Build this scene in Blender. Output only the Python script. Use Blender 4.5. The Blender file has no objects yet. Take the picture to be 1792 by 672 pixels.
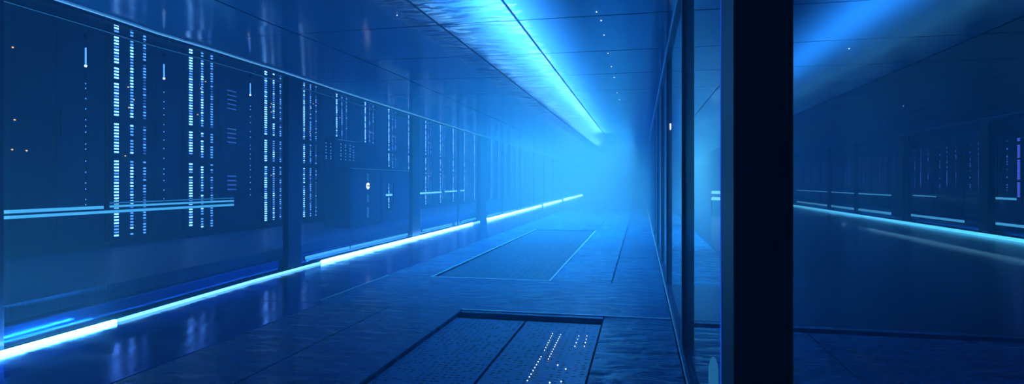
import bpy, bmesh, math, random
from mathutils import Vector
random.seed(7)
COL = bpy.context.scene.collection
S = bpy.context.scene

# ------------------------------------------------------------------ camera
F = 1050.0                      # focal length in pixels of a 1792 px wide frame
TH = math.radians(12.1)
SN, CS = math.sin(TH), math.cos(TH)
EYE = 1.5
HOR = 318.0
CEIL = EYE + 1.77
cam = bpy.data.cameras.new('camera'); cam.sensor_width = 36; cam.lens = F / 1792 * 36
cam.shift_y = -(336 - HOR) / 1792
cam.clip_start = 0.05; cam.clip_end = 300
co = bpy.data.objects.new('camera', cam); COL.objects.link(co)
co.location = (0, 0, EYE); co.rotation_euler = (math.pi / 2, 0, TH)
S.camera = co

def ray(x):
    u = (x - 896) / F
    return (-SN + u * CS, CS + u * SN)
def y_on(x, X):
    """where the sight line through picture column x meets the upright plane X"""
    dx, dy = ray(x)
    return X / dx * dy
def lerp(t, pts):
    if t <= pts[0][0]: return pts[0][1]
    for (a, b), (c, d) in zip(pts, pts[1:]):
        if t <= c: return b + (d - b) * (t - a) / (c - a)
    return pts[-1][1]
WX = [(4.1, -5.44), (5.4, -5.50), (8, -5.70), (10.5, -5.80), (20, -5.88), (66, -6.35)]
def wx(Y): return lerp(Y, WX)          # the left glass line is very slightly curved in plan
def rz(Y): return lerp(Y, [(4.5, EYE + 1.745), (6, EYE + 1.745), (7, EYE + 1.775), (8.5, EYE + 1.80), (10, EYE + 1.80), (13, EYE + 1.78), (20, EYE + 1.755), (70, EYE + 1.755)])  # its head rises near us
def y_wall(x):
    Y = 10
    for _ in range(30): Y = y_on(x, wx(Y))
    return Y

# ------------------------------------------------------------------ materials
def new_mat(name):
    m = bpy.data.materials.new(name); m.use_nodes = True
    nt = m.node_tree; nt.nodes.clear()
    out = nt.nodes.new('ShaderNodeOutputMaterial')
    return m, nt, out
def pbr(name, col, rough=.4, metal=0, bump=None, dark=None, spec=.5, rvar=0):
    """bump=(scale_xyz, noise scale, strength, distance); dark=(scale, colour, amount)"""
    m, nt, out = new_mat(name); N, L = nt.nodes, nt.links
    b = N.new('ShaderNodeBsdfPrincipled'); L.new(b.outputs[0], out.inputs[0])
    b.inputs['Base Color'].default_value = (*col, 1); b.inputs['Roughness'].default_value = rough
    b.inputs['Metallic'].default_value = metal; b.inputs['Specular IOR Level'].default_value = spec
    tc = N.new('ShaderNodeTexCoord')
    if bump or dark or rvar:
        mp = N.new('ShaderNodeMapping'); L.new(tc.outputs['Object'], mp.inputs[0])
        mp.inputs['Scale'].default_value = (bump[0] if bump else (1, 1, 1))
        nz = N.new('ShaderNodeTexNoise'); nz.inputs['Scale'].default_value = bump[1] if bump else 3
        nz.inputs['Detail'].default_value = 5; L.new(mp.outputs[0], nz.inputs['Vector'])
        if bump:
            bp = N.new('ShaderNodeBump'); bp.inputs['Strength'].default_value = bump[2]
            bp.inputs['Distance'].default_value = bump[3]
            L.new(nz.outputs[0], bp.inputs['Height']); L.new(bp.outputs[0], b.inputs['Normal'])
        if rvar:
            mr = N.new('ShaderNodeMapRange'); mr.inputs['From Min'].default_value = .35; mr.inputs['From Max'].default_value = .65
            mr.inputs['To Min'].default_value = rough - rvar; mr.inputs['To Max'].default_value = rough + rvar
            L.new(nz.outputs[0], mr.inputs[0]); L.new(mr.outputs[0], b.inputs['Roughness'])
    if dark:
        n2 = N.new('ShaderNodeTexNoise'); n2.inputs['Scale'].default_value = dark[0]; n2.inputs['Detail'].default_value = 6
        L.new(tc.outputs['Object'], n2.inputs['Vector'])
        rp = N.new('ShaderNodeMapRange'); rp.inputs['From Min'].default_value = .45; rp.inputs['From Max'].default_value = .7
        rp.inputs['To Max'].default_value = dark[2]; L.new(n2.outputs[0], rp.inputs[0])
        mx = N.new('ShaderNodeMix'); mx.data_type = 'RGBA'; mx.inputs['A'].default_value = (*col, 1); mx.inputs['B'].default_value = (*dark[1], 1)
        L.new(rp.outputs[0], mx.inputs['Factor']); L.new(mx.outputs['Result'], b.inputs['Base Color'])
    return m
def emit(name, col, s):
    m, nt, out = new_mat(name)
    e = nt.nodes.new('ShaderNodeEmission'); e.inputs[0].default_value = (*col, 1); e.inputs[1].default_value = s
    nt.links.new(e.outputs[0], out.inputs[0]); return m
def glass(name, tint, k=1.0, rough=.03):
    m, nt, out = new_mat(name); N, L = nt.nodes, nt.links
    t = N.new('ShaderNodeBsdfTransparent'); t.inputs[0].default_value = (*tint, 1)
    g = N.new('ShaderNodeBsdfGlossy'); g.inputs['Roughness'].default_value = rough; g.inputs[0].default_value = (k, k, k, 1)
    lw = N.new('ShaderNodeLayerWeight'); lw.inputs[0].default_value = .5
    pw = N.new('ShaderNodeMath'); pw.operation = 'POWER'; pw.inputs[1].default_value = 5; L.new(lw.outputs['Facing'], pw.inputs[0])
    fr = N.new('ShaderNodeMath'); fr.operation = 'MULTIPLY_ADD'; fr.inputs[1].default_value = .08; fr.inputs[2].default_value = .004; L.new(pw.outputs[0], fr.inputs[0])
    mx = N.new('ShaderNodeMixShader'); L.new(fr.outputs[0], mx.inputs[0]); L.new(t.outputs[0], mx.inputs[1]); L.new(g.outputs[0], mx.inputs[2])
    L.new(mx.outputs[0], out.inputs[0]); return m

M = {}
M['tile'] = pbr('stone_tile', (.010, .12, .34), .29, 0, ((1.0, 2.6, 1), 3.2, .4, .025), (1.3, (.006, .04, .20), .8), .5, .10)
M['rough_tile'] = pbr('wet_rough_tile', (.014, .17, .42), .25, 0, ((1.2, 2.2, 1), 2.6, .8, .06), (2.0, (.006, .05, .22), .8), .6, .12)
M['polish'] = pbr('polished_floor', (.012, .10, .50), .14, .85, ((.8, 2.4, 1), 1.2, .2, .03), None, .6, .05)
M['under'] = pbr('dark_underfloor', (.002, .006, .03), .7)
M['deck'] = pbr('ribbed_deck', (.03, .18, .52), .35, 0, ((1.5, 9, 1), 5, 1, .05), None, .6)
M['metal'] = pbr('dark_blue_metal', (.006, .028, .14), .38, .5, ((1, 1, 1), 40, .04, .002))
M['post'] = pbr('navy_post', (.004, .028, .15), .45, .1, ((1, 1, 1), 30, .05, .002))
M['pillar'] = pbr('navy_pillar', (.001, .005, .028), .5, 0, ((1, 1, 1), 30, .05, .002))
M['door'] = pbr('cabinet_door', (.006, .026, .15), .42, .2, ((1, 1, 1), 20, .05, .002))
M['body'] = pbr('cabinet_body', (.004, .018, .11), .45, .2, ((1, 1, 1), 20, .05, .002))
M['unit'] = pbr('equipment_unit', (.008, .04, .24), .45, 0, ((1, 1, 1), 20, .05, .002))
M['wall'] = pbr('dark_wall', (.005, .025, .12), .5, 0, ((1, 1, 1), 4, .1, .02))
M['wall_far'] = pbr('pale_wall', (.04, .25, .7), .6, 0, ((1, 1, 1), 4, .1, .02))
M['bright_metal'] = pbr('bright_sill', (.7, .85, 1), .4, .6, ((1, 1, 1), 20, .05, .002))
M['yellow'] = pbr('yellow_fringe', (.55, .45, .03), .4, 0, ((1, 1, 1), 20, .05, .002))
M['glass'] = glass('clear_glass', (.93, .96, .99), .9)
M['glass_left'] = glass('rack_glass', (.86, .92, .98), .8)
M['cover'] = pbr('pale_cover', (.2, .6, .8), .3)
M['led_hot'] = emit('strip_bright', (.14, .60, 1), 14)
M['led_glare'] = emit('strip_glare', (.09, .55, 1), 36)
M['led_soft'] = emit('strip_soft', (.07, .50, .95), 1.5)
M['led_mid'] = emit('strip_mid', (.14, .62, 1), 3.0)
M['led_dim'] = emit('strip_dim', (.04, .34, .85), .75)
M['led_edge'] = emit('edge_glow', (.10, .46, 1), 1.3)
M['dash_hot'] = emit('dash_bright', (.13, .42, 1), 7)
M['dash_mid'] = emit('dash_mid', (.08, .34, 1), 2.4)
M['dash_dim'] = emit('dash_dim', (.05, .20, .9), .8)
M['dash_violet'] = emit('dash_violet', (.08, .16, 1), 1.8)
M['amber'] = emit('amber_spot', (1, .6, .25), 2.0)
M['white'] = emit('white_spot', (.7, .9, 1), 4.0)
M['lampglow'] = emit('guide_glow', (.04, .34, .80), .45)

# ceiling: glossy panels with a stained, condensation-speckled patch
def ceiling_mat():
    m, nt, out = new_mat('glossy_ceiling'); N, L = nt.nodes, nt.links
    b = N.new('ShaderNodeBsdfPrincipled'); L.new(b.outputs[0], out.inputs[0])
    b.inputs['Specular IOR Level'].default_value = .65
    tc = N.new('ShaderNodeTexCoord')
    mp = N.new('ShaderNodeMapping'); mp.inputs['Scale'].default_value = (.5, 3.5, 1); L.new(tc.outputs['Object'], mp.inputs[0])
    n = N.new('ShaderNodeTexNoise'); n.inputs['Scale'].default_value = 1.6; n.inputs['Detail'].default_value = 5; L.new(mp.outputs[0], n.inputs[0])
    # the worn patch left of the centre joint
    sp = N.new('ShaderNodeSeparateXYZ'); L.new(tc.outputs['Object'], sp.inputs[0])
    g = N.new('ShaderNodeMapRange'); g.inputs['From Min'].default_value = -2.6; g.inputs['From Max'].default_value = -2.0; L.new(sp.outputs['X'], g.inputs[0])
    g2 = N.new('ShaderNodeMapRange'); g2.inputs['From Min'].default_value = -1.15; g2.inputs['From Max'].default_value = -1.75; L.new(sp.outputs['X'], g2.inputs[0])
    mg = N.new('ShaderNodeMath'); mg.operation = 'MULTIPLY'; L.new(g.outputs[0], mg.inputs[0]); L.new(g2.outputs[0], mg.inputs[1])
    mp3 = N.new('ShaderNodeMapping'); mp3.inputs['Scale'].default_value = (1.0, 4.0, 1); L.new(tc.outputs['Object'], mp3.inputs[0])
    n3 = N.new('ShaderNodeTexNoise'); n3.inputs['Scale'].default_value = 3.0; n3.inputs['Detail'].default_value = 9; n3.inputs['Roughness'].default_value = .7; L.new(mp3.outputs[0], n3.inputs[0])
    r3 = N.new('ShaderNodeMapRange'); r3.inputs['From Min'].default_value = .5; r3.inputs['From Max'].default_value = .60; L.new(n3.outputs[0], r3.inputs[0])
    st = N.new('ShaderNodeMath'); st.operation = 'MULTIPLY'; L.new(mg.outputs[0], st.inputs[0]); L.new(r3.outputs[0], st.inputs[1])
    mx = N.new('ShaderNodeMix'); mx.data_type = 'RGBA'; mx.inputs['A'].default_value = (.04, .22, .56, 1); mx.inputs['B'].default_value = (.01, .08, .26, 1)
    L.new(st.outputs[0], mx.inputs['Factor']); L.new(mx.outputs['Result'], b.inputs['Base Color'])
    rr = N.new('ShaderNodeMapRange'); rr.inputs['To Min'].default_value = .07; rr.inputs['To Max'].default_value = .17; L.new(n.outputs[0], rr.inputs[0]); L.new(rr.outputs[0], b.inputs['Roughness'])
    bp = N.new('ShaderNodeBump'); bp.inputs['Strength'].default_value = .06; bp.inputs['Distance'].default_value = .02; L.new(n.outputs[0], bp.inputs['Height'])
    bp2 = N.new('ShaderNodeBump'); bp2.inputs['Strength'].default_value = .5; bp2.inputs['Distance'].default_value = .02; L.new(st.outputs[0], bp2.inputs['Height']); L.new(bp.outputs[0], bp2.inputs['Normal'])
    L.new(bp2.outputs[0], b.inputs['Normal'])
    return m
M['ceiling'] = ceiling_mat()

# perforated grate: staggered round holes as pattern of the plate
def grate_mat(name='perforated_plate', light=(.02, .20, .50, 1), sc=17):
    m, nt, out = new_mat(name); N, L = nt.nodes, nt.links
    b = N.new('ShaderNodeBsdfPrincipled'); L.new(b.outputs[0], out.inputs[0])
    b.inputs['Roughness'].default_value = .28; b.inputs['Specular IOR Level'].default_value = .6
    tc = N.new('ShaderNodeTexCoord')
    mp = N.new('ShaderNodeMapping'); mp.inputs['Scale'].default_value = (sc, sc, 1); L.new(tc.outputs['Object'], mp.inputs[0])
    v = N.new('ShaderNodeTexVoronoi'); v.inputs['Scale'].default_value = 1; v.inputs['Randomness'].default_value = .35; L.new(mp.outputs[0], v.inputs[0])
    r = N.new('ShaderNodeMapRange'); r.inputs['From Min'].default_value = .22; r.inputs['From Max'].default_value = .34; L.new(v.outputs['Distance'], r.inputs[0])
    n = N.new('ShaderNodeTexNoise'); n.inputs['Scale'].default_value = 3; n.inputs['Detail'].default_value = 4; L.new(tc.outputs['Object'], n.inputs[0])
    nr = N.new('ShaderNodeMapRange'); nr.inputs['From Min'].default_value = .56; nr.inputs['From Max'].default_value = .66; L.new(n.outputs[0], nr.inputs[0])
    mm = N.new('ShaderNodeMath'); mm.operation = 'MAXIMUM'; L.new(r.outputs[0], mm.inputs[0]); L.new(nr.outputs[0], mm.inputs[1])
    mx = N.new('ShaderNodeMix'); mx.data_type = 'RGBA'; mx.inputs['A'].default_value = (.001, .008, .05, 1); mx.inputs['B'].default_value = light
    L.new(mm.outputs[0], mx.inputs['Factor']); L.new(mx.outputs['Result'], b.inputs['Base Color'])
    bp = N.new('ShaderNodeBump'); bp.inputs['Strength'].default_value = .8; bp.inputs['Distance'].default_value = .03; L.new(mm.outputs[0], bp.inputs['Height'])
    L.new(bp.outputs[0], b.inputs['Normal']); return m
M['grate'] = grate_mat()
M['grate_dark'] = grate_mat('perforated_plate_dark', (.006, .07, .20, 1), 9)

# ------------------------------------------------------------------ mesh helpers
class MB:
    def __init__(s): s.v, s.f, s.mi = [], [], []
    def quad(s, a, b, c, d, mi=0):
        n = len(s.v); s.v += [a, b, c, d]; s.f.append((n, n + 1, n + 2, n + 3)); s.mi.append(mi)
    def hexa(s, p, mi=0):
        """p: 4 bottom points (counter-clockwise) then 4 top points"""
        n = len(s.v); s.v += [tuple(q) for q in p]
        for f in ((3, 2, 1, 0), (4, 5, 6, 7), (0, 1, 5, 4), (1, 2, 6, 5), (2, 3, 7, 6), (3, 0, 4, 7)):
            s.f.append(tuple(n + i for i in f)); s.mi.append(mi)
    def box(s, x0, x1, y0, y1, z0, z1, mi=0):
        s.hexa([(x0, y0, z0), (x1, y0, z0), (x1, y1, z0), (x0, y1, z0), (x0, y0, z1), (x1, y0, z1), (x1, y1, z1), (x0, y1, z1)], mi)
    def prism(s, poly, x0, x1, mi=0):
        """polygon in (y,z), extruded along x"""
        n = len(s.v); k = len(poly)
        s.v += [(x0, y, z) for y, z in poly] + [(x1, y, z) for y, z in poly]
        s.f.append(tuple(n + i for i in range(k))[::-1]); s.f.append(tuple(n + k + i for i in range(k))); s.mi += [mi, mi]
        for i in range(k):
            j = (i + 1) % k; s.f.append((n + i, n + j, n + k + j, n + k + i)); s.mi.append(mi)
    def cyl(s, c, r, h, n=12, r2=None, axis='z', mi=0):
        r2 = r if r2 is None else r2; b = len(s.v)
        for rr, t in ((r, 0), (r2, h)):
            for i in range(n):
                a = 2 * math.pi * i / n; p, q = rr * math.cos(a), rr * math.sin(a)
                s.v.append((c[0] + p, c[1] + q, c[2] + t) if axis == 'z' else (c[0] + t, c[1] + p, c[2] + q))
        s.f.append(tuple(b + i for i in range(n))[::-1]); s.f.append(tuple(b + n + i for i in range(n))); s.mi += [mi, mi]
        for i in range(n):
            j = (i + 1) % n; s.f.append((b + i, b + j, b + n + j, b + n + i)); s.mi.append(mi)
    def build(s, name, mats, parent=None, loc=(0, 0, 0), bevel=0):
        me = bpy.data.meshes.new(name); me.from_pydata(s.v, [], s.f); me.update()
        bm = bmesh.new(); bm.from_mesh(me); bmesh.ops.recalc_face_normals(bm, faces=bm.faces)
        bm.to_mesh(me); bm.free()
        for m in (mats if isinstance(mats, (list, tuple)) else [mats]): me.materials.append(m)
        for p, i in zip(me.polygons, s.mi): p.material_index = i
        o = bpy.data.objects.new(name, me); COL.objects.link(o); o.location = loc
        if parent is not None: o.parent = parent
        if bevel:
            md = o.modifiers.new('bevel', 'BEVEL'); md.width = bevel; md.segments = 2; md.limit_method = 'ANGLE'
        return o
def tag(o, label, cat, group=None, kind=None):
    o['label'] = label; o['category'] = cat
    if group: o['group'] = group
    if kind: o['kind'] = kind
    return o
def struct(o, label=None):
    o['kind'] = 'structure'
    if label: o['label'] = label
    return o
def thing(name, label, cat, loc=(0, 0, 0), group=None):
    o = bpy.data.objects.new(name, None); COL.objects.link(o); o.location = loc; o.empty_display_size = .1
    return tag(o, label, cat, group)
def kids(o): return [c for c in bpy.data.objects if c.parent == o]
def dup(root, loc, label):
    r = root.copy(); COL.objects.link(r); r.location = loc; r['label'] = label
    for ch in kids(root):
        c = ch.copy(); COL.objects.link(c); c.parent = r
        for g in kids(ch):
            d = g.copy(); COL.objects.link(d); d.parent = c
    return r
ORD = ['first', 'second', 'third', 'fourth', 'fifth', 'sixth', 'seventh', 'eighth', 'ninth', 'tenth', 'eleventh', 'twelfth',
       'thirteenth', 'fourteenth', 'fifteenth', 'sixteenth', 'seventeenth', 'eighteenth', 'nineteenth', 'twentieth',
       'twenty-first', 'twenty-second', 'twenty-third', 'twenty-fourth', 'twenty-fifth', 'twenty-sixth', 'twenty-seventh', 'twenty-eighth',
       'twenty-ninth', 'thirtieth', 'thirty-first', 'thirty-second']
YEND = 66.0
RX = 9.4          # glass line of the right-hand room
PX = .367         # glass partition beside us
DECK = .35
RACK = -9.1

# ------------------------------------------------------------------ setting
# floor: slabs with open joints, three finishes, over a dark underfloor
fl = MB(); G = .008
def slab(x0, x1, y0, y1, mi, z=0.0): fl.box(x0 + G, x1 - G, y0 + G, y1 - G, -.05, z, mi)
Y1, Y2, Y3 = 6.75, 9.0, 18.6
R0 = -4.0
def slabx(xs, y0, y1, mis):
    for (a, b), mi in zip(zip(xs, xs[1:]), mis):
        if mi is not None: slab(a, b, y0, y1, mi)
slabx([-6.6, -3.85], R0, 6.75, [1]); slabx([-3.85, -2.95, -2.04], R0, Y1, [0, 0]); slabx([-.4, .33], R0, Y1, [2])
slab(-2.04, -.4, 6.62, Y1, 0)
slabx([-6.6, -3.95], Y1, Y2, [1]); slabx([-3.95, .33], Y1, Y2, [0])
slabx([-6.6, -4.0, -3.2], Y2, Y3, [1, 0]); slabx([-1.35, -.42], Y2, Y3, [2]); slabx([-.42, .33], Y2, Y3, [0])
for a, b in ((Y3, 28), (28, 40), (40, 52), (52, YEND)):
    slabx([-6.6, -4.0, -3.2, -1.35, -.42, .33], a, b, [1, 0, 0, 2, 0])
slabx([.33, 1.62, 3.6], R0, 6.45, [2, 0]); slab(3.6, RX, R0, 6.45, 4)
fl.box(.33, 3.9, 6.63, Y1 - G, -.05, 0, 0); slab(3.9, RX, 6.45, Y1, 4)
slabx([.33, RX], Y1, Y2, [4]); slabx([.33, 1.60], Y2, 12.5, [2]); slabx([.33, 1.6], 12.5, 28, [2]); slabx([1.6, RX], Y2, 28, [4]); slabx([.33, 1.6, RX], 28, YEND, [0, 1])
fl.box(-6.7, RX + .1, R0, YEND, -.20, -.09, 3)
fl.box(-6.7, RX + .1, R0 - .1, R0, -.20, 0, 3)
struct(fl.build('floor', [M['tile'], M['polish'], M['rough_tile'], M['under'], pbr('polished_floor_shaded', (.004, .03, .15), .2, .5, ((.8, 2.4, 1), 1.2, .2, .03), None, .5)], bevel=.004))  # last finish is darkened in colour for the dimness of the right room

# ceiling: panels with joints; its left edge follows the head of the glass line
ce = MB()
def cz(x, y):
    t = max(0, min(1, (-1.3 - x) / 3.5)); t = t * t * (3 - 2 * t)
    return CEIL + (rz(y) - CEIL) * t
cxs = [None, -4.0, -2.22, -1.32, PX, 1.42, 4.0, 6.7, RX]
ys = [-4.0]
y = 1.2
while y < YEND: ys.append(y); y += 1.75 if y < 14 else 4.0
ys.append(YEND)
def cpanel(xa0, xa1, xb0, xb1, y0, y1):
    """xa: left edge at y0,y1; xb: right edge"""
    n = 4 if y1 < 16 and xa0 < -2 else 1
    for i in range(n):
        for j in range(n):
            def P(u, v):
                yy = y0 + (y1 - y0) * v; l = xa0 + (xa1 - xa0) * v; r = xb0 + (xb1 - xb0) * v; xx = l + (r - l) * u
                return xx, yy
            q = [P(i / n, j / n), P((i + 1) / n, j / n), P((i + 1) / n, (j + 1) / n), P(i / n, (j + 1) / n)]
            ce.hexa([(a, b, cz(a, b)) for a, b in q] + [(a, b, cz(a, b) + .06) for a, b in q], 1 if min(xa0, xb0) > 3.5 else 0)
for y0, y1 in zip(ys, ys[1:]):
    for i in range(len(cxs) - 1):
        a = cxs[i]; b = cxs[i + 1]; g = .014
        # joints across the corridor only between the two long joints and the partition side
        a0, a1 = (wx(y0), wx(y1)) if a is None else (a + g, a + g)
        cpanel(a0, a1, b - g, b - g, y0 + g, y1 - g)
struct(ce.build('ceiling', [M['ceiling'], pbr('ceiling_shaded', (.004, .022, .11), .3, 0, ((.5, 3.5, 1), 1.6, .06, .02))]))  # far right panels use a colour darkened to stand for shade there
cb = MB(); cb.box(-5.4, RX + .1, -4.1, YEND, CEIL + .36, CEIL + .46)
struct(cb.build('ceiling', M['wall']))

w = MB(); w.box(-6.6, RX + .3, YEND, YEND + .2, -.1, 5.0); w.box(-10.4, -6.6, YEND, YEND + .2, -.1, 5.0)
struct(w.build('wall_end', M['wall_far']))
w = MB(); w.box(-10.6, 11.9, -4.3, -4.1, -.1, 5.0); struct(w.build('wall_rear', M['wall']))
w = MB(); w.box(-10.6, -10.4, -4.1, YEND, -.1, 5.0); struct(w.build('wall_left', M['wall']))
w = MB(); w.box(11.7, 11.9, -4.1, YEND, -.1, 5.0); struct(w.build('wall_right', M['wall']))
w = MB(); w.box(-10.4, -5.2, -4.1, YEND, 4.78, 4.9); w.box(RX, 11.7, -4.1, YEND, 4.0, 4.12); struct(w.build('ceiling', M['wall']))
# wall strip above the glass head, closes the rack rooms towards the corridor
w = MB(); w.box(-5.40, -5.2, -4.1, YEND, CEIL + .25, 4.78); w.box(RX, RX + .1, -4.1, YEND, CEIL + .07, 4.0)
struct(w.build('wall_upper', M['wall']))

# raised decks of the rack rooms with their curbs
w = MB()
for y0, y1 in zip([-4.1, 4, 6, 8, 10.5, 14, 20, 30, 45], [4, 6, 8, 10.5, 14, 20, 30, 45, YEND]):
    a, b = wx(y0) - .30, wx(y1) - .30
    w.hexa([(-10.4, y0, -.1), (a, y0, -.1), (b, y1, -.1), (-10.4, y1, -.1), (-10.4, y0, DECK), (a, y0, DECK), (b, y1, DECK), (-10.4, y1, DECK)])
struct(w.build('floor', M['deck']))
w = MB(); w.box(RX + .35, 11.7, -4.1, YEND, -.1, .34); struct(w.build('floor', M['deck']))
w = MB()
for y0, y1 in zip([-4.1, 4, 6, 8, 10.5, 14, 20, 30, 45], [4, 6, 8, 10.5, 14, 20, 30, 45, YEND]):
    a, b = wx(y0), wx(y1)
    w.hexa([(a - .28, y0, 0), (a - .10, y0, 0), (b - .10, y1, 0), (b - .28, y1, 0), (a - .28, y0, .20), (a - .10, y0, .20), (b - .10, y1, .20), (b - .28, y1, .20)])
struct(w.build('trim_1', M['polish'], bevel=.01))
w = MB(); w.box(RX + .1, RX + .33, -4.1, YEND, 0, .2); struct(w.build('trim_2', M['polish'], bevel=.01))

# ------------------------------------------------------------------ left glass line
def wall_run(mb, ya, yb, d0, d1, z0, z1, mi=0, zf=None):
    """a bar that follows the left glass line; d: offsets from the line in X"""
    cuts = [ya] + [p[0] for p in WX + [(9, 0), (6, 0), (7, 0), (8.5, 0), (10, 0), (13, 0), (15, 0), (30, 0), (45, 0)] if ya < p[0] < yb] + [yb]
    cuts = sorted(set(cuts))
    for a, b in zip(cuts, cuts[1:]):
        za0, za1 = (z0, z1) if zf is None else (zf(a) + z0, zf(a) + z1)
        zb0, zb1 = (z0, z1) if zf is None else (zf(b) + z0, zf(b) + z1)
        A, B = wx(a), wx(b)
        mb.hexa([(A + d0, a, za0), (A + d1, a, za0), (B + d1, b, zb0), (B + d0, b, zb0), (A + d0, a, za1), (A + d1, a, za1), (B + d1, b, zb1), (B + d0, b, zb1)], mi)

# bright edge light under the ceiling and the header beam behind it
t = thing('ceiling_edge_light', 'thin blue light line along the top of the left glass wall', 'light')
h = MB(); wall_run(h, -3.9, YEND, -.05, .0, -.05, -.001, zf=rz); h.build('housing', M['metal'], t)
h = MB(); wall_run(h, -3.9, 22, .001, .008, -.014, -.003, zf=rz); h.build('diffuser', M['led_edge'], t)
h = MB(); wall_run(h, 22, YEND, .001, .012, -.024, -.006, zf=rz); h.build('diffuser', M['led_dim'], t)
t = thing('glazing_bar', 'thin dark glazing bar with lit lower edge just below the left ceiling light line', 'bar')
h = MB(); wall_run(h, -3.9, 17, -.215, -.170, -.118, -.096, zf=rz); h.build('bar', M['metal'], t)
h = MB(); wall_run(h, -3.9, 17, -.170, -.166, -.118, -.114, zf=rz); h.build('edge_glow', M['led_dim'], t)

# posts in the glass line: wide ones and slim mullions
posts = [(505, 532, 'broad navy post left of the grey-blue equipment cabinets', 1),
         (722, 738, 'broad navy post at the right end of the equipment cabinets', 1),
         (838, 850, 'navy post standing proud of the left glass wall in mid corridor', 2)]
pY = []
for xa, xb, lab, k in posts:
    ya, yb = y_wall(xa), y_wall(xb); pY.append((ya, yb))
    b = MB(); X = wx((ya + yb) / 2)
    dp = .10
    yb2 = ya + (yb - ya) * .82
    b.box(X - dp, X + (.0 if k == 1 else .07), ya, yb2, 0, rz(ya) - .04)
    b.box(X - dp - .02, X + (.0 if k == 1 else .09), ya - .02, yb2 + .02, 0, .06)
    tag(b.build('steel_post', M['post'], bevel=.008), lab, 'post', 'broad posts of the left glass wall')
mull = [(2, 'nearest, at the very left edge of the picture'), (803, 'between the second and third broad posts'), (880, 'next beyond the third broad post'), (912, 'two beyond the third broad post'),
        (935, 'three beyond the third broad post'), (953, 'four beyond the third broad post, pale in the haze'), (968, 'five beyond the third broad post, faint in the haze'), (982, 'last one visible in the haze')]
mY = []
for x, lab in mull:
    Y = y_wall(x); mY.append(Y); b = MB(); X = wx(Y)
    wd = .05 if x < 700 else .10
    b.box(X - .05, X + .0, Y - wd / 2, Y + wd / 2, 0, rz(Y) - .04)
    b.box(X - .06, X + .004, Y - wd / 2 - .02, Y + wd / 2 + .02, 0, .04)
    tag(b.build('mullion', M['post'], bevel=.004), 'slim mullion of left glass wall, ' + lab, 'mullion', 'slim mullions of the left glass wall')
stops = sorted([(a - .05, b + .02) for a, b in pY] + [(m - .08, m + .08) for m in mY])
edges = [(-3.9, stops[0][0])] + [(stops[i][1], stops[i + 1][0]) for i in range(len(stops) - 1)] + [(stops[-1][1], YEND - .1)]
glab = ['before the first mullion, mostly outside the picture', 'largest pane, in front of the three bright light columns', 'in front of the equipment cabinets',
        'between second broad post and the next mullion', 'just before the third broad post', 'just after the third broad post']
for i, (a, b) in enumerate(edges):
    if b < 4.0 or b - a < .2: continue
    g = MB(); wall_run(g, a + .01, b - .01, -.012, -.002, .03, -.045, 0)
    g = MB()
    cuts = sorted(set([a + .01] + [c for c in (5.4, 6, 8, 9, 10.5, 14, 20, 30, 45) if a + .01 < c < b - .01] + [b - .01]))
    for p, q in zip(cuts, cuts[1:]):
        A, B = wx(p), wx(q)
        g.hexa([(A - .018, p, .02), (A - .006, p, .02), (B - .006, q, .02), (B - .018, q, .02), (A - .018, p, rz(p) - .092), (A - .006, p, rz(p) - .092), (B - .006, q, rz(q) - .092), (B - .018, q, rz(q) - .092)])
    lab = glab[i] if i < len(glab) else ('pane starting at %s mullion beyond the third broad post' % ORD[i - len(glab)])
    tag(g.build('glass_pane', M['glass_left']), 'clear left glass wall ' + lab if lab.startswith('pane') else 'clear pane of left glass wall, ' + lab, 'glass pane', 'panes of the left glass wall')

# floor light strips at the foot of the left glass wall
def strip(xa, xb, mat, label, h=.034, wdt=.03, group='floor light strips along the left glass wall'):
    ya, yb = (-3.5 if xa is None else y_wall(xa)), y_wall(xb)
    t = thing('light_strip', label, 'light', (0, 0, 0), group)
    b = MB(); wall_run(b, ya, yb, .008, .02, .0, h * .9); b.build('housing', M['metal'], t)
    b = MB(); wall_run(b, ya + .01, yb - .01, .02, .022 + wdt, .003, h); b.build('diffuser', mat, t)
strip(None, 199, M['led_glare'], 'glaring white-blue floor light strip at the lower left corner')
strip(201, 558, M['led_mid'], 'soft cyan floor light strip between the two glaring left strips', .032, .03)
strip(559, 826, M['led_hot'], 'glaring floor light strip in front of the equipment cabinets', .05)
strip(827, 838, M['led_mid'], 'short dim floor light strip just before the third broad post', .04)
strip(850, 946, M['led_hot'], 'bright floor light strip starting beyond the third broad post', .07, .07)
strip(950, 981, M['led_hot'], 'short bright floor light strip far down the corridor', .09, .09)
strip(985, 1024, M['led_hot'], 'farthest floor light strip of the left wall, ending in the haze', .11, .11)
def strip2(xa, xb, label):
    t = thing('light_strip', label, 'light', (0, 0, 0), 'curb light strips behind the left glass wall')
    def yy(x):
        Y = 10
        for _ in range(30): Y = y_on(x, wx(Y) - .10)
        return Y
    b = MB(); wall_run(b, yy(xa), yy(xb), -.10, -.085, .105, .175); b.build('housing', M['metal'], t)
    b = MB(); wall_run(b, yy(xa) + .01, yy(xb) - .01, -.085, -.07, .115, .165); b.build('diffuser', M['led_soft'], t)
strip2(532, 610, 'cyan curb light strip starting right of the first broad post')
strip2(612, 667, 'cyan curb light strip below the cabinet with round indicator')
strip2(668, 712, 'cyan curb light strip below the cabinet with the slot')
strip2(738, 790, 'cyan curb light strip right of the second broad post')
strip2(806, 832, 'short cyan curb light strip left of the third broad post')
strip2(852, 880, 'short cyan curb light strip right of the third broad post')

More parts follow.
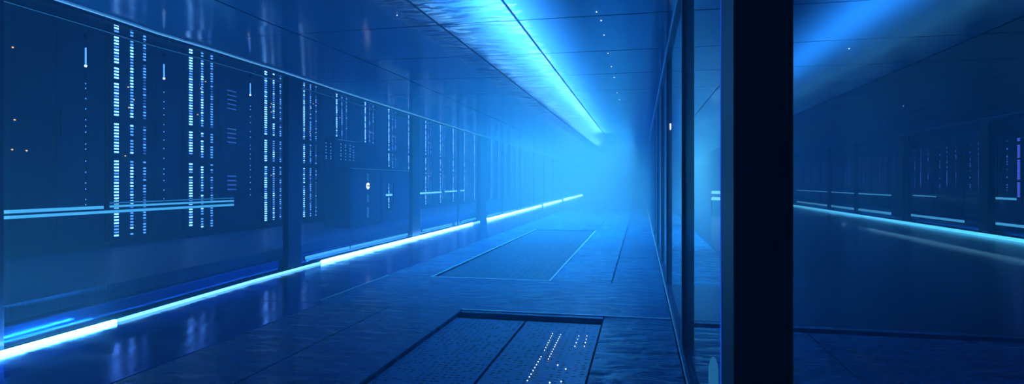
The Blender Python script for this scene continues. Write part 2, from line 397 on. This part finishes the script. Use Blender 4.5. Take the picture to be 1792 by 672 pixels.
# ------------------------------------------------------------------ server cabinets of the left rack room
RT = 4.35
def led_column(mb, y, z0, z1, w_, gaps, mi_seq, x, pitch=.055, fill=.5):
    z = z0
    while z < z1:
        if not any(a < z < b for a, b in gaps) and random.random() > .03:
            k = random.choice(mi_seq)
            mb.box(x, x + .012, y - w_ / 2, y + w_ / 2, z, z + pitch * fill, k)
        z += pitch
def make_cabinet(label, W=1.75, hot=0, vents=True, grp='tall server cabinets behind the left glass wall'):
    """front faces +X at local x=0; local y from 0 (columns side) onwards"""
    t = thing('server_cabinet', label, 'cabinet', (0, 0, 0), grp)
    b = MB(); b.box(-.9, -.04, -.15, W + .0, 0, RT); b.box(-.04, .0, -.15, -.10, 0, RT); b.box(-.04, 0, W - .05, W, 0, RT); b.box(-.04, 0, -.10, W - .05, RT - .06, RT)
    b.box(-.04, .03, -.15, W, 0, .10)
    b.build('body', M['body'], t, bevel=.006)
    d = MB(); d.box(-.035, -.01, .86, W - .08, 1.02, RT - .08); do = d.build('door', M['door'], t, bevel=.006)
    hd = MB(); hd.box(-.01, .03, .90, .925, 1.9, 2.3); hd.build('handle', M['metal'], do)
    d = MB(); d.box(-.035, -.012, .86, W - .08, .13, .90); d.build('lower_door', M['door'], t, bevel=.006)
    d = MB(); d.box(-.035, -.02, -.06, .80, .12, RT - .08); d.build('column_panel', M['body'], t)
    seqs = [[0, 0, 0, 1], [0, 1, 1], [1, 1, 2]] if hot == 2 else ([[0, 0, 1], [1, 1, 2], [1, 2, 2]] if hot == 1 else [[1, 2], [2], [2, 2]])
    # gaps where a shelf divides the columns
    gaps = [(1.52, 1.66), (2.18, 2.30)]
    for i, yy in enumerate((.0,) if hot == 3 else (.0, .33, .62)):
        c = MB(); led_column(c, yy, .18, RT - .1, .085 if hot == 2 and i == 0 else .055, gaps, seqs[i], -.02)
        c.build('led_column', [M['dash_hot'], M['dash_mid'], M['dash_dim']], t)
    s = MB()
    for k in range(4):
        yy, zz = random.uniform(.15, .5), random.uniform(1.3, 3.4); s.box(-.02, -.008, yy, yy + .02, zz, zz + .018)
    s.build('status_lights', M['amber'], t)
    if vents:
        for zz, hh in ((.95, .42), (2.02, .40), (2.78, .58)):
            v = MB(); v.box(-.010, -.004, 1.12, 1.36, zz, zz + hh, 0); n = int(hh / .10)
            for q in range(n):
                z = zz + .03 + q * .10
                v.hexa([(-.004, 1.10, z), (.03, 1.10, z - .02), (.03, 1.38, z - .02), (-.004, 1.38, z), (-.004, 1.10, z + .012), (.03, 1.10, z - .010), (.03, 1.38, z - .010), (-.004, 1.38, z + .012)], 1)
            v.build('vent', [M['under'], M['dash_dim']], t)  # slats emit, imitating light caught on their edges
    return t
cy = [y_on(3, RACK), y_on(205, RACK), y_on(335, RACK), y_on(466, RACK), y_on(533, RACK), y_on(590, RACK)]
where = ['at the left edge of the picture', 'with the three brightest light columns', 'with louvred vents, second group of light columns', 'left of the first broad post, third group of light columns',
         'just right of the first broad post', 'rising above the stepped equipment unit']
for i, Y in enumerate(cy):
    W = (cy[i + 1] - Y if i + 1 < len(cy) else 1.95) - .17
    o = make_cabinet('tall dark server cabinet ' + where[i], W, 2 if i in (1, 2, 3) else (1 if i else 3), i == 2)
    o.location = (RACK, Y, DECK)
proto = make_cabinet('tall server cabinet behind the second broad post, dim in the haze', 1.78, 1, False)
Y = cy[-1] + 1.95; proto.location = (RACK, Y, DECK); k = 0
while Y + 3.9 < YEND - 1:
    Y += 1.95; k += 1
    dup(proto, (RACK, Y, DECK), 'hazy tall server cabinet, %s in the row counting away from the second broad post' % ORD[min(k, 31)])

# horizontal light bars on the cabinet fronts (pairs)
def bar(xa, xb, z, hh, mat, label, X=RACK, side=1, grp='horizontal light bars on the left cabinets'):
    ya, yb = sorted((y_on(xa, X + .05 * side), y_on(xb, X + .05 * side)))
    t = thing('light_bar', label, 'light', (0, 0, 0), grp)
    x0, x1 = sorted((X + .001 * side, X + .06 * side)); b = MB(); b.box(x0, x1, ya, yb, z - .012, z + hh + .012); b.build('housing', M['metal'], t)
    x0, x1 = sorted((X + .06 * side, X + .08 * side)); b = MB(); b.box(x0, x1, ya + .01, yb - .01, z, z + hh); b.build('diffuser', mat, t)
bar(-60, 408, .955, .045, M['led_soft'], 'lower cyan light bar across the near cabinets, ending left of third column group')
bar(-60, 180, 1.035, .05, M['led_soft'], 'upper cyan light bar at the left edge of the picture')
bar(190, 408, 1.05, .035, M['led_soft'], 'upper cyan light bar across the cabinets behind the bright columns')
bar(190, 408, 1.12, .02, M['led_dim'], 'thin topmost light bar above the cyan pair')
bar(660, 772, .98, .07, M['led_mid'], 'light bar seen through the cabinet slot and right of the second broad post')
bar(778, 800, 1.0, .07, M['led_mid'], 'short light bar left of the slim mullion')
bar(805, 812, 1.0, .07, M['led_mid'], 'very short light bar just right of the slim mullion')

# hanging bead lamps under the header
for x, ln, lab in ((150, .55, 'nearest, hanging left of the brightest light columns'), (287, .50, 'between first and second light column groups'), (438, .5, 'right of the louvred vents')):
    X = -5.98; Y = y_on(x, X); t = thing('hanging_lamp', 'slender hanging lamp on a cord, ' + lab, 'lamp', (X, Y, 0), 'hanging lamps inside the left rack room')
    top = rz(Y) - .12
    b = MB(); b.cyl((0, 0, top - 1.9), .003, 1.9, 6); b.cyl((0, 0, top - .04), .02, .04, 12); b.build('cord', M['metal'], t)
    b = MB(); b.cyl((0, 0, top - ln * .62), .008, ln * .35, 10); b.build('lamp_tube', M['dash_mid'], t)
    b = MB(); b.cyl((0, 0, top - ln * .62 - .02), .010, .02, 12, .014); b.build('lamp_tip', M['white'], t)
    b = MB(); z = top - ln
    while z > top - 1.9: b.cyl((0, 0, z), .005, .012, 6); z -= random.uniform(.05, .14)
    b.build('bead_lights', M['dash_mid'], t)

# ------------------------------------------------------------------ equipment cabinets in the left rack room
EX = -7.0
def yE(x): return y_on(x, EX)
t = thing('equipment_cabinet', 'blue equipment cabinet with round white indicator, behind the left glass', 'cabinet', (EX, 0, DECK), 'low equipment cabinets')
a, b_ = yE(613), yE(666)
b = MB(); b.box(-.5, 0, a, b_, 0, 1.47); b.build('body', M['unit'], t, bevel=.01)
b = MB(); b.box(-.52, .02, a - .01, b_, 1.47, 1.50); b.build('top', M['unit'], t, bevel=.004)
b = MB(); b.box(.0, .012, a + .05, b_ - .05, .06, 1.40); b.build('door', M['unit'], t, bevel=.004)
ym = yE(643)
b = MB(); b.cyl((.012, ym, 1.04), .085, .012, 24, axis='x'); ind = b.build('indicator', M['white'], t)
b = MB(); b.box(.024, .030, ym - .09, ym + .09, 1.025, 1.055); b.build('divider', M['under'], ind)
for z0, z1 in ((1.18, 1.36), (.62, .82), (.22, .48)):
    b = MB(); z = z0
    while z < z1: b.box(.012, .02, ym - .05, ym + .05, z, z + .025); z += .04
    b.build('display', M['led_dim'], t)
b = MB(); b.box(.02, .028, a, b_, 1.475, 1.487); b.build('edge_glow', M['led_dim'], t)
t = thing('equipment_cabinet', 'blue equipment cabinet with a see-through slot, behind the left glass', 'cabinet', (EX, 0, DECK), 'low equipment cabinets')
a, b_ = yE(668), yE(727); s0, s1 = yE(675), yE(689); q0, q1 = yE(720), yE(724)
b = MB(); zA, zB = .25, 1.10
for ya, yb in ((a, s0), (s1, q0), (q1, b_)): b.box(-.04, 0, ya, yb, 0, 1.47)
for ya, yb in ((s0, s1), (q0, q1)): b.box(-.04, 0, ya, yb, 0, zA); b.box(-.04, 0, ya, yb, zB, 1.47)
b.build('panel', M['unit'], t)
b = MB(); b.box(-.10, .02, a, b_, 1.47, 1.50); b.build('top', M['unit'], t, bevel=.004)
b = MB(); b.box(.02, .028, a, b_, 1.475, 1.487); b.build('edge_glow', M['led_dim'], t)
b = MB(); b.box(-.022, -.016, s0, s1, zA, zB); b.box(-.022, -.016, q0, q1, zA, zB); b.build('slot_pane', M['glass'], t)
b = MB(); b.box(-.4, 0, a, a + .03, 0, .05); b.box(-.4, 0, b_ - .03, b_, 0, .05); b.build('foot', M['metal'], t)
# the stepped unit behind
UX = -8.0
def yU(x): return y_on(x, UX)
t = thing('stepped_unit', 'dark machine housing with sloping shoulder rising behind the equipment cabinets', 'machine', (UX, 0, DECK))
b = MB(); b.prism([(yU(586), 0), (yU(662), 0), (yU(662), 1.25), (yU(706), 1.25), (yU(706), 1.52), (yU(682), 1.62), (yU(656), 2.10), (yU(656), 2.32), (yU(592), 2.30), (yU(592), 2.36), (yU(586), 2.36)], -.3, 0)
b.build('housing', M['unit'], t, bevel=.015)
b = MB(); b.box(0, .01, yU(590), yU(625), 2.285, 2.297); b.build('edge_glow', M['led_dim'], t)
b = MB()
for x in (570, 578, 596, 604, 612, 618):
    yy = yU(x); z = 1.75
    while z < 2.2: b.box(0, .008, yy, yy + .03, z, z + .02); z += random.uniform(.05, .1)
b.build('status_lights', M['dash_mid'], t)

# ------------------------------------------------------------------ glass partition on the right
t = thing('sill_rail', 'bright metal sill rail at the foot of the right glass partition', 'rail')
b = MB(); b.box(PX - .035, PX - .02, -3.5, YEND, 0, .022); b.build('edge', M['bright_metal'], t, bevel=.003)
b = MB(); b.box(PX - .02, PX + .05, -3.5, YEND, 0, .035); b.box(PX - .02, PX + .0, -3.5, YEND, .035, .05); b.build('channel', M['post'], t, bevel=.003)
t = thing('head_rail', 'slim blue head rail at the top of the right glass partition', 'rail')
b = MB(); b.box(PX - .02, PX + .04, -3.5, YEND, CEIL - .05, CEIL); b.build('channel', M['post'], t, bevel=.003)
b = MB(); b.box(PX - .034, PX - .02, -3.5, YEND, CEIL - .022, CEIL - .004); b.build('edge', M['bright_metal'], t, bevel=.002)
# the big pillar
t = thing('pillar', 'broad near-black pillar with thin yellow fringe strip at right, nearest in the glass partition', 'pillar', (PX, 2.42, 0))
b = MB(); b.box(-.02, .19, 0, .36, 0, CEIL); b.build('shaft', M['pillar'], t, bevel=.004)
b = MB(); b.box(.19, .1925, -.001, .006, 0, CEIL); b.build('fringe_strip', M['yellow'], t)  # strip imitates the yellow lens fringe along this edge
b = MB(); b.box(-.0235, -.020, .352, .362, 0.05, CEIL - .05); b.build('edge_glow', emit('edge_blue', (.01, .08, .8), .8), t)  # blue glow of the edge put in as emission, no lamp here
pys = []
def part_post(Y, label, wid=.085, first=None):
    t = thing('partition_post', label, 'post', (PX, Y, 0), 'upright posts of the right glass partition')
    b = MB(); b.box(0, wid, -.05, .07, .0, CEIL); b.build('shaft', M['post'], t, bevel=.003)
    b = MB(); b.box(wid, wid + .003, -.0505, -.044, 0, CEIL); b.build('fringe_strip', M['yellow'], t)  # yellow lens fringe modelled as a thin strip
    b = MB(); b.box(-.006, 0, -.055, -.045, .05, CEIL - .05); b.build('seal', M['bright_metal'], t)
    return t
p0 = part_post(5.65, 'wide blue post next beyond the broad pillar in the glass partition', .10)
p1 = part_post(9.0, 'narrow blue post with a small white lever, second beyond the pillar', .075)
lv = MB(); lv.box(.045, .06, -.068, -.056, 2.25, 2.34); lv.box(.048, .057, -.058, -.05, 2.31, 2.32)
lo = lv.build('lever', M['white'], p1)
pys = [2.42, 5.65, 9.0]
p2 = part_post(11.4, 'third slim post beyond the pillar in the right partition', .06); pys.append(11.4)
Y = 11.4; k = 2
while Y < 62:
    Y += 2.9; k += 1; pys.append(Y)
    dup(p2, (PX, Y, 0), '%s slim post beyond the pillar in the right partition, %s' % (ORD[k], 'crowded by its neighbours' if k < 8 else 'fading into the haze'))
seq = [-3.4] + pys + [YEND - .1]
for i, (a, b_) in enumerate(zip(seq, seq[1:])):
    gx = PX + (.170 if i == 0 else .012)
    g = MB(); g.box(gx, gx + .01, a + (.37 if abs(a - 2.42) < .01 else .075), b_ - .055, .036 if i else 0, CEIL - (.051 if i else .002))
    lab = ['on our side of the broad pillar', 'between broad pillar and the next post', 'between first and second posts beyond the pillar', 'between second and third posts beyond the pillar']
    tag(g.build('glass_pane', M['glass']), 'clear tall pane of the right partition, ' + (lab[i] if i < 4 else 'past the %s post beyond the pillar' % ORD[i - 2]), 'glass pane', 'panes of the right glass partition')
# small pale guide light at the foot of the first post
t = thing('guide_light', 'small round-topped pale cyan guide light at the foot of wide blue post', 'light', (PX + .125, 4.35, 0))
b = MB(); b.cyl((0, 0, 0), .05, .02, 20); b.build('base', M['metal'], t)
b = MB(); n = 8; prev = None
b.cyl((0, 0, .02), .033, .16, 20)
for i in range(n):
    a0, a1 = math.pi / 2 * i / n, math.pi / 2 * (i + 1) / n
    b.cyl((0, 0, .18 + .11 * math.sin(a0)), .033 * math.cos(a0), .11 * (math.sin(a1) - math.sin(a0)), 20, max(.0005, .033 * math.cos(a1)))
b.build('diffuser', M['lampglow'], t)

# ------------------------------------------------------------------ right-hand room: far glass line and racks
def yR(x): return y_on(x, RX)
t = thing('light_strip', 'long bright cyan floor light strip in the right-hand room', 'light', (0, 0, 0))
b = MB(); b.box(RX - .17, RX - .15, 8, 60, 0, .08); b.build('housing', M['metal'], t)
b = MB(); b.box(RX - .24, RX - .17, 8, 60, .003, .085); b.build('diffuser', emit('strip_right', (.06, .54, 1), 3.2), t)
for x, wd, lab in ((1450, .20, 'slim, farthest post of the right-hand glass row'), (1497, .16, 'slim post left of the wide dark one'), (1578, .50, 'wide dark post with cap in mid right-hand row'), (1588, .14, 'slim post touching the wide dark one'), (1728, .36, 'nearest, dark post near the right picture edge')):
    Y = yR(x); b = MB(); p = .10 if wd > .3 else .03
    yw = wd * 1.3
    b.box(RX - p, RX + .08, Y - yw / 2, Y + yw / 2, 0, CEIL - .115)
    b.box(RX - p - .02, RX + .09, Y - yw / 2 - .02, Y + yw / 2 + .02, 0, .10)
    tag(b.build('steel_post', M['pillar'], bevel=.006), 'dark upright post, ' + lab, 'post', 'posts of the right-hand glass row')
rs = [6.0] + sorted(yR(x) for x in (1450, 1497, 1578, 1588, 1728)) + [60]
rl = ['running past the right picture edge', 'between the nearest and the wide dark posts', 'sliver beside the wide dark post', 'between wide dark and slim posts', 'between the two farthest posts', 'beyond the farthest post']
for i, (a, b_) in enumerate(zip(rs, rs[1:])):
    if b_ - a < .8: continue
    g = MB(); g.box(RX, RX + .012, a + .4, b_ - .4, 0, CEIL - .12)
    tag(g.build('glass_pane', M['glass']), 'clear pane of right-hand glass row, ' + rl[min(i, 5)], 'glass pane', 'panes of the right-hand glass row')
t = thing('head_rail', 'dark head rail with faint lit edge over the right-hand glass row', 'rail')
b = MB(); b.box(RX - .02, RX + .08, 6, 60, CEIL - .11, CEIL - .001); b.build('channel', M['metal'], t)
b = MB(); b.box(RX - .025, RX - .02, 6, 60, CEIL - .02, CEIL - .008); b.build('edge_glow', emit('rail_edge_dim', (.02, .12, .6), .30), t)
t = thing('header_beam', 'dark blue header panel behind the top of the right-hand glass row', 'beam')
b = MB(); b.box(RX + .25, RX + .33, 6, 60, CEIL - .62, CEIL + .3); b.build('panel', M['post'], t)
def make_rcab(label, W=1.9):
    t = thing('server_cabinet', label, 'cabinet', (0, 0, 0), 'server cabinets behind the right-hand glass row')
    b = MB(); b.box(.04, .9, 0, W, 0, 3.2); b.box(0, .04, 0, .05, 0, 3.2); b.box(0, .04, W - .05, W, 0, 3.2); b.box(0, .04, .05, W - .05, 3.14, 3.2); b.build('body', M['body'], t, bevel=.006)
    d = MB(); d.box(.012, .035, .06, W - .06, .75, 3.1); d.build('door', M['door'], t, bevel=.004)
    d = MB(); d.box(.012, .035, .06, W - .06, .08, .70); d.build('lower_door', M['door'], t, bevel=.004)
    for yy in (.35, .95, 1.45):
        c = MB(); z = .9
        while z < 3.0:
            if random.random() > .35: c.box(.0, .012, yy - .016, yy + .016, z, z + .03, random.choice((0, 0, 1)))
            z += .075
        c.build('led_column', [M['dash_violet'], M['dash_dim']], t)
    return t
RR = 10.4
rp = make_rcab('dark server cabinet at the right picture edge, in the right-hand room')
Y = 16.6; rp.location = (RR, Y, .34); k = 0
while Y < 44:
    Y += 2.0; k += 1
    dup(rp, (RR, Y, .34), 'dim server cabinet in right-hand room, %s from the right picture edge' % ORD[k])
# brighter violet column at the right edge
t = thing('light_column', 'broken violet-blue light column at the right picture edge', 'light', (RX + .5, y_on(1785, RX + .5), .34))
b = MB(); b.box(0, .06, -.05, .15, 0, 2.9); b.build('channel', M['metal'], t)
b = MB()
for z0, z1 in ((.75, 1.15), (1.22, 1.72), (1.8, 2.15), (2.25, 2.6)):
    z = z0
    while z < z1: b.box(-.012, 0, 0, .10, z, z + .03); z += .045
b.build('dashes', M['dash_violet'], t)
t = thing('light_column', 'thin dotted violet light line beside nearest dark post of right-hand room', 'light', (RX + .2, y_on(1734, RX + .2), .2))
b = MB(); b.box(0, .03, -.02, .05, 0, 3.0); b.build('channel', M['metal'], t)
b = MB(); z = .5
while z < 2.9:
    if random.random() > .3: b.box(-.01, 0, 0, .04, z, z + .03)
    z += .05
b.build('dashes', M['dash_violet'], t)
rg = 'horizontal light bars in the right-hand room'
lb = M['led_soft']
def rbar(xa, xb, z, hh, label, X=RX + .34):
    ya, yb = sorted((y_on(xa, X), y_on(xb, X)))
    t = thing('light_bar', label, 'light', (0, 0, 0), rg)
    b = MB(); b.box(X - .03, X + .009, ya, yb, z - .015, z + hh + .015); b.build('housing', M['metal'], t)
    b = MB(); b.box(X - .05, X - .03, ya, yb, z, z + hh); b.build('diffuser', lb, t)
rbar(1396, 1561, .20, .085, 'lower cyan light bar left of the wide dark post, right-hand room')
rbar(1594, 1690, .24, .075, 'cyan light bar between the wide and nearest dark posts')
rbar(1735, 1840, .30, .07, 'lower cyan light bar at the right picture edge')
t = None
def rbar2(xa, xb, z, hh, label, X=RR - .02):
    ya, yb = sorted((y_on(xa, X), y_on(xb, X)))
    t = thing('light_bar', label, 'light', (0, 0, 0), rg)
    b = MB(); b.box(X - .03, X + .02, ya, yb, z - .015, z + hh + .015); b.build('housing', M['metal'], t)
    b = MB(); b.box(X - .05, X - .03, ya, yb, z, z + hh); b.build('diffuser', lb, t)
rbar2(1396, 1561, .90, .05, 'upper cyan light bar left of the wide dark post, right-hand room')
rbar2(1600, 1640, .95, .03, 'faint short light bar right of the wide dark post')
rbar2(1735, 1840, .98, .06, 'upper cyan light bar at the right picture edge')
t = thing('strip_stand_in', 'added stand-in for distant right-hand strips, two short cyan bars, left of the broad pillar', 'barrier', (3.3, 30, 0))  # added in place of strips too far off to show through haze
b = MB(); b.box(-.02, .04, 0, .05, 0, 1.1); b.box(1.5, 1.56, 0, .05, 0, 1.1); b.box(-.05, .07, -.2, .25, 0, .02); b.box(1.47, 1.59, -.2, .25, 0, .02); b.build('frame', M['unit'], t)
for z0 in (.62, .92):
    b = MB(); b.box(0, 1.54, -.03, -.002, z0, z0 + .14); b.build('light_bar', M['led_mid'], t)

# ------------------------------------------------------------------ floor fittings
def grate(x0, x1, y0, y1, label, z=-.03, mat='grate'):
    t = thing('floor_grate', label, 'grate', (0, 0, 0), 'perforated floor grates')
    b = MB(); b.box(x0 + .012, x1 - .012, y0, y1, -.085, z); b.build('plate', M[mat], t, bevel=.003)
    return t
g1 = grate(-2.04, -1.23, -3.9, 6.47, 'perforated floor grate left of the dark joint, nearest pair')
g2 = grate(-1.23, -.4, -3.9, 6.47, 'perforated floor grate with rows of tiny glowing glints, right of the dark joint')
g3 = grate(-3.2, -1.35, 9.03, 18.57, 'long perforated floor grate farther off, framed by a pale rim', -.015, 'grate_dark')
def gpt(x, y, z=-.03):
    dx, dy = ray(x); t = (EYE - z) * F / (y - HOR); return dx * t, dy * t
st = MB()
def glint_row(p, q, n, r=.004):
    (x0, y0), (x1, y1) = gpt(*p), gpt(*q)
    for i in range(n):
        u = i / max(1, n - 1) + random.uniform(-.01, .01); st.cyl((x0 + (x1 - x0) * u, y0 + (y1 - y0) * u, -.03), r, .004, 6)
glint_row((967, 584), (953, 613), 8, .0035); glint_row((947, 624), (923, 666), 9, .004); glint_row((981, 586), (960, 628), 12, .0035)
glint_row((1013, 588), (1006, 606), 4, .0035); glint_row((1027, 588), (1023, 606), 4, .0035)
for p in ((976, 639), (990, 646), (962, 670), (982, 668)): glint_row(p, p, 1, .005)
st.build('glint_dots', M['white'], g2)  # emitting dots stand in for glints reflected off the plate
rim = MB()
rim.box(-1.355, -1.33, 9.0, 18.6, .0005, .008); rim.box(-3.22, -3.20, 9.0, 18.6, .0005, .010); rim.box(-3.25, -1.31, 8.97, 9.0, .0005, .006)
rim.build('rim', M['bright_metal'], g3, bevel=.002)
t = thing('joint_strip', 'thin pale metal strip over the floor joint beyond the near grates', 'strip')
b = MB(); b.box(-2.04, .32, 6.73, 6.76, .0002, .010); b.build('strip', M['bright_metal'], t)
t = thing('joint_strip', 'thin pale metal strip along the left edge of grey-blue slab by polished margin', 'strip')
b = MB(); b.box(-3.965, -3.945, 6.9, 9.0, .0002, .005); b.build('strip', M['bright_metal'], t)

# ceiling pin lights
pl = [(1044, 22), (1052, 37), (1057, 62), (1064, 94), (1070, 117), (1075, 136), (1080, 163), (1084, 175)]
plab = ['nearest the camera', 'second nearest', 'third nearest', 'fourth nearest', 'fifth along', 'sixth along', 'second to last', 'farthest']
def pin(x, y, lab, grp='pin lights in the corridor ceiling', X=None):
    dx, dy = ray(x); t_ = (CEIL - EYE - .01) * F / (HOR - y)
    t = thing('ceiling_pin_light', lab, 'light', (dx * t_, dy * t_, CEIL), grp)
    b = MB(); b.cyl((0, 0, -.004), .012, .005, 16, .015); b.build('bezel', M['bright_metal'], t)
    b = MB(); b.cyl((0, 0, -.008), .006, .005, 12); b.build('lens', M['white'], t)
for (x, y), l in zip(pl, plab): pin(x, y, 'tiny white pin light in corridor ceiling, ' + l)
pin(1581, 186, 'tiny white pin light in the dark ceiling above wide post of right room', 'pin lights in the right-hand ceiling')
pin(1486, 86, 'tiny white pin light in the dark ceiling nearer the pillar', 'pin lights in the right-hand ceiling')
pin(695, 27, 'tiny white pin light in the left ceiling, close to the long joint', 'pin lights in the left ceiling')
pin(626, 26, 'tiny white pin light in the left ceiling, nearest the top picture edge', 'pin lights in the left ceiling')

# ------------------------------------------------------------------ lights
def area(name, loc, rot, sx, sy, power, col, spread=180):
    l = bpy.data.lights.new(name, 'AREA'); l.shape = 'RECTANGLE'; l.size = sx; l.size_y = sy; l.energy = power; l.color = col; l.spread = math.radians(spread)
    o = bpy.data.objects.new(name, l); COL.objects.link(o); o.location = loc; o.rotation_euler = rot
    return o
UP = (math.pi, 0, 0); DN = (0, 0, 0)
BLUE = (.05, .52, 1); CY = (.16, .70, 1)
# added uplights without fixtures, for the bright bands on both ceilings
area('ceiling_wash', (-1.45, 13.5, CEIL - .55), UP, .10, 17, 400, (.36, .70, 1), 118)
area('ceiling_wash', (2.25, 9.0, CEIL - .55), UP, .12, 9, 72, (.20, .64, 1), 120)
# unseen lamps added over the corridor to make its haze glow
for i, (Y, p) in enumerate(((12.5, 380), (19, 1100), (26, 900), (35, 350), (44, 230), (56, 150))):
    area('corridor_haze_fill', (-2.8, Y, CEIL - .05), DN, 5.0, 7, p, BLUE if Y < 20 else CY, 115)
for Y, X, p in ((10, 1.1, 35), (17, 1.6, 140), (25, 2.3, 230), (34, 3.0, 300), (44, 3.8, 300)):  # unseen lamps added to brighten the haze beyond the partition
    area('side_haze_fill', (X, Y, CEIL - .05), DN, 1.2, 6, p, CY, 50)
# fill lamps added to strengthen the glow around the glaring strips
area('strip_glow_fill', (-5.80, 3.6, .50), (0, math.radians(150), 0), .06, 3.4, 22, (.14, .55, 1), 180)  # added inside the rack room, off the strip itself
area('strip_glow_fill', (-5.38, 4.0, .06), UP, .05, 2.4, 30, (.16, .60, 1), 180)
area('strip_glow_fill', (wx(14) + .08, (y_wall(559) + y_wall(826)) / 2, .07), UP, .06, y_wall(826) - y_wall(559), 48, (.16, .60, 1), 180)
# lamps in the left rack room
area('rack_room_lamp', (-7.6, 9, 4.7), DN, .8, 8, 14, (.03, .22, 1), 150)
area('rack_room_lamp', (-7.6, 24, 4.7), DN, .8, 14, 260, (.04, .28, 1), 150)

# ------------------------------------------------------------------ haze
wd = bpy.data.worlds.new('haze'); S.world = wd; wd.use_nodes = True
nt = wd.node_tree; nt.nodes.clear()
out = nt.nodes.new('ShaderNodeOutputWorld'); bg = nt.nodes.new('ShaderNodeBackground'); bg.inputs[0].default_value = (0, 0, 0, 1); bg.inputs[1].default_value = 0
nt.links.new(bg.outputs[0], out.inputs['Surface'])
vs = nt.nodes.new('ShaderNodeVolumeScatter'); vs.inputs['Color'].default_value = (.32, .72, .95, 1); vs.inputs['Density'].default_value = .046; vs.inputs['Anisotropy'].default_value = .2
va = nt.nodes.new('ShaderNodeVolumeAbsorption'); va.inputs['Color'].default_value = (.1, .6, 1, 1); va.inputs['Density'].default_value = .012
ad = nt.nodes.new('ShaderNodeAddShader'); nt.links.new(vs.outputs[0], ad.inputs[0]); nt.links.new(va.outputs[0], ad.inputs[1])
nt.links.new(ad.outputs[0], out.inputs['Volume'])

S.view_settings.view_transform = 'Standard'; S.view_settings.look = 'None'; S.view_settings.gamma = 1; S.view_settings.exposure = 0
S.view_settings.use_curve_mapping = False
c = S.cycles
c.use_denoising = True
try: c.denoiser = 'OPENIMAGEDENOISE'
except Exception: pass
c.max_bounces = 8; c.volume_bounces = 2; c.diffuse_bounces = 2; c.glossy_bounces = 3; c.transparent_max_bounces = 24
c.sample_clamp_indirect = 4; c.caustics_reflective = False; c.caustics_refractive = False
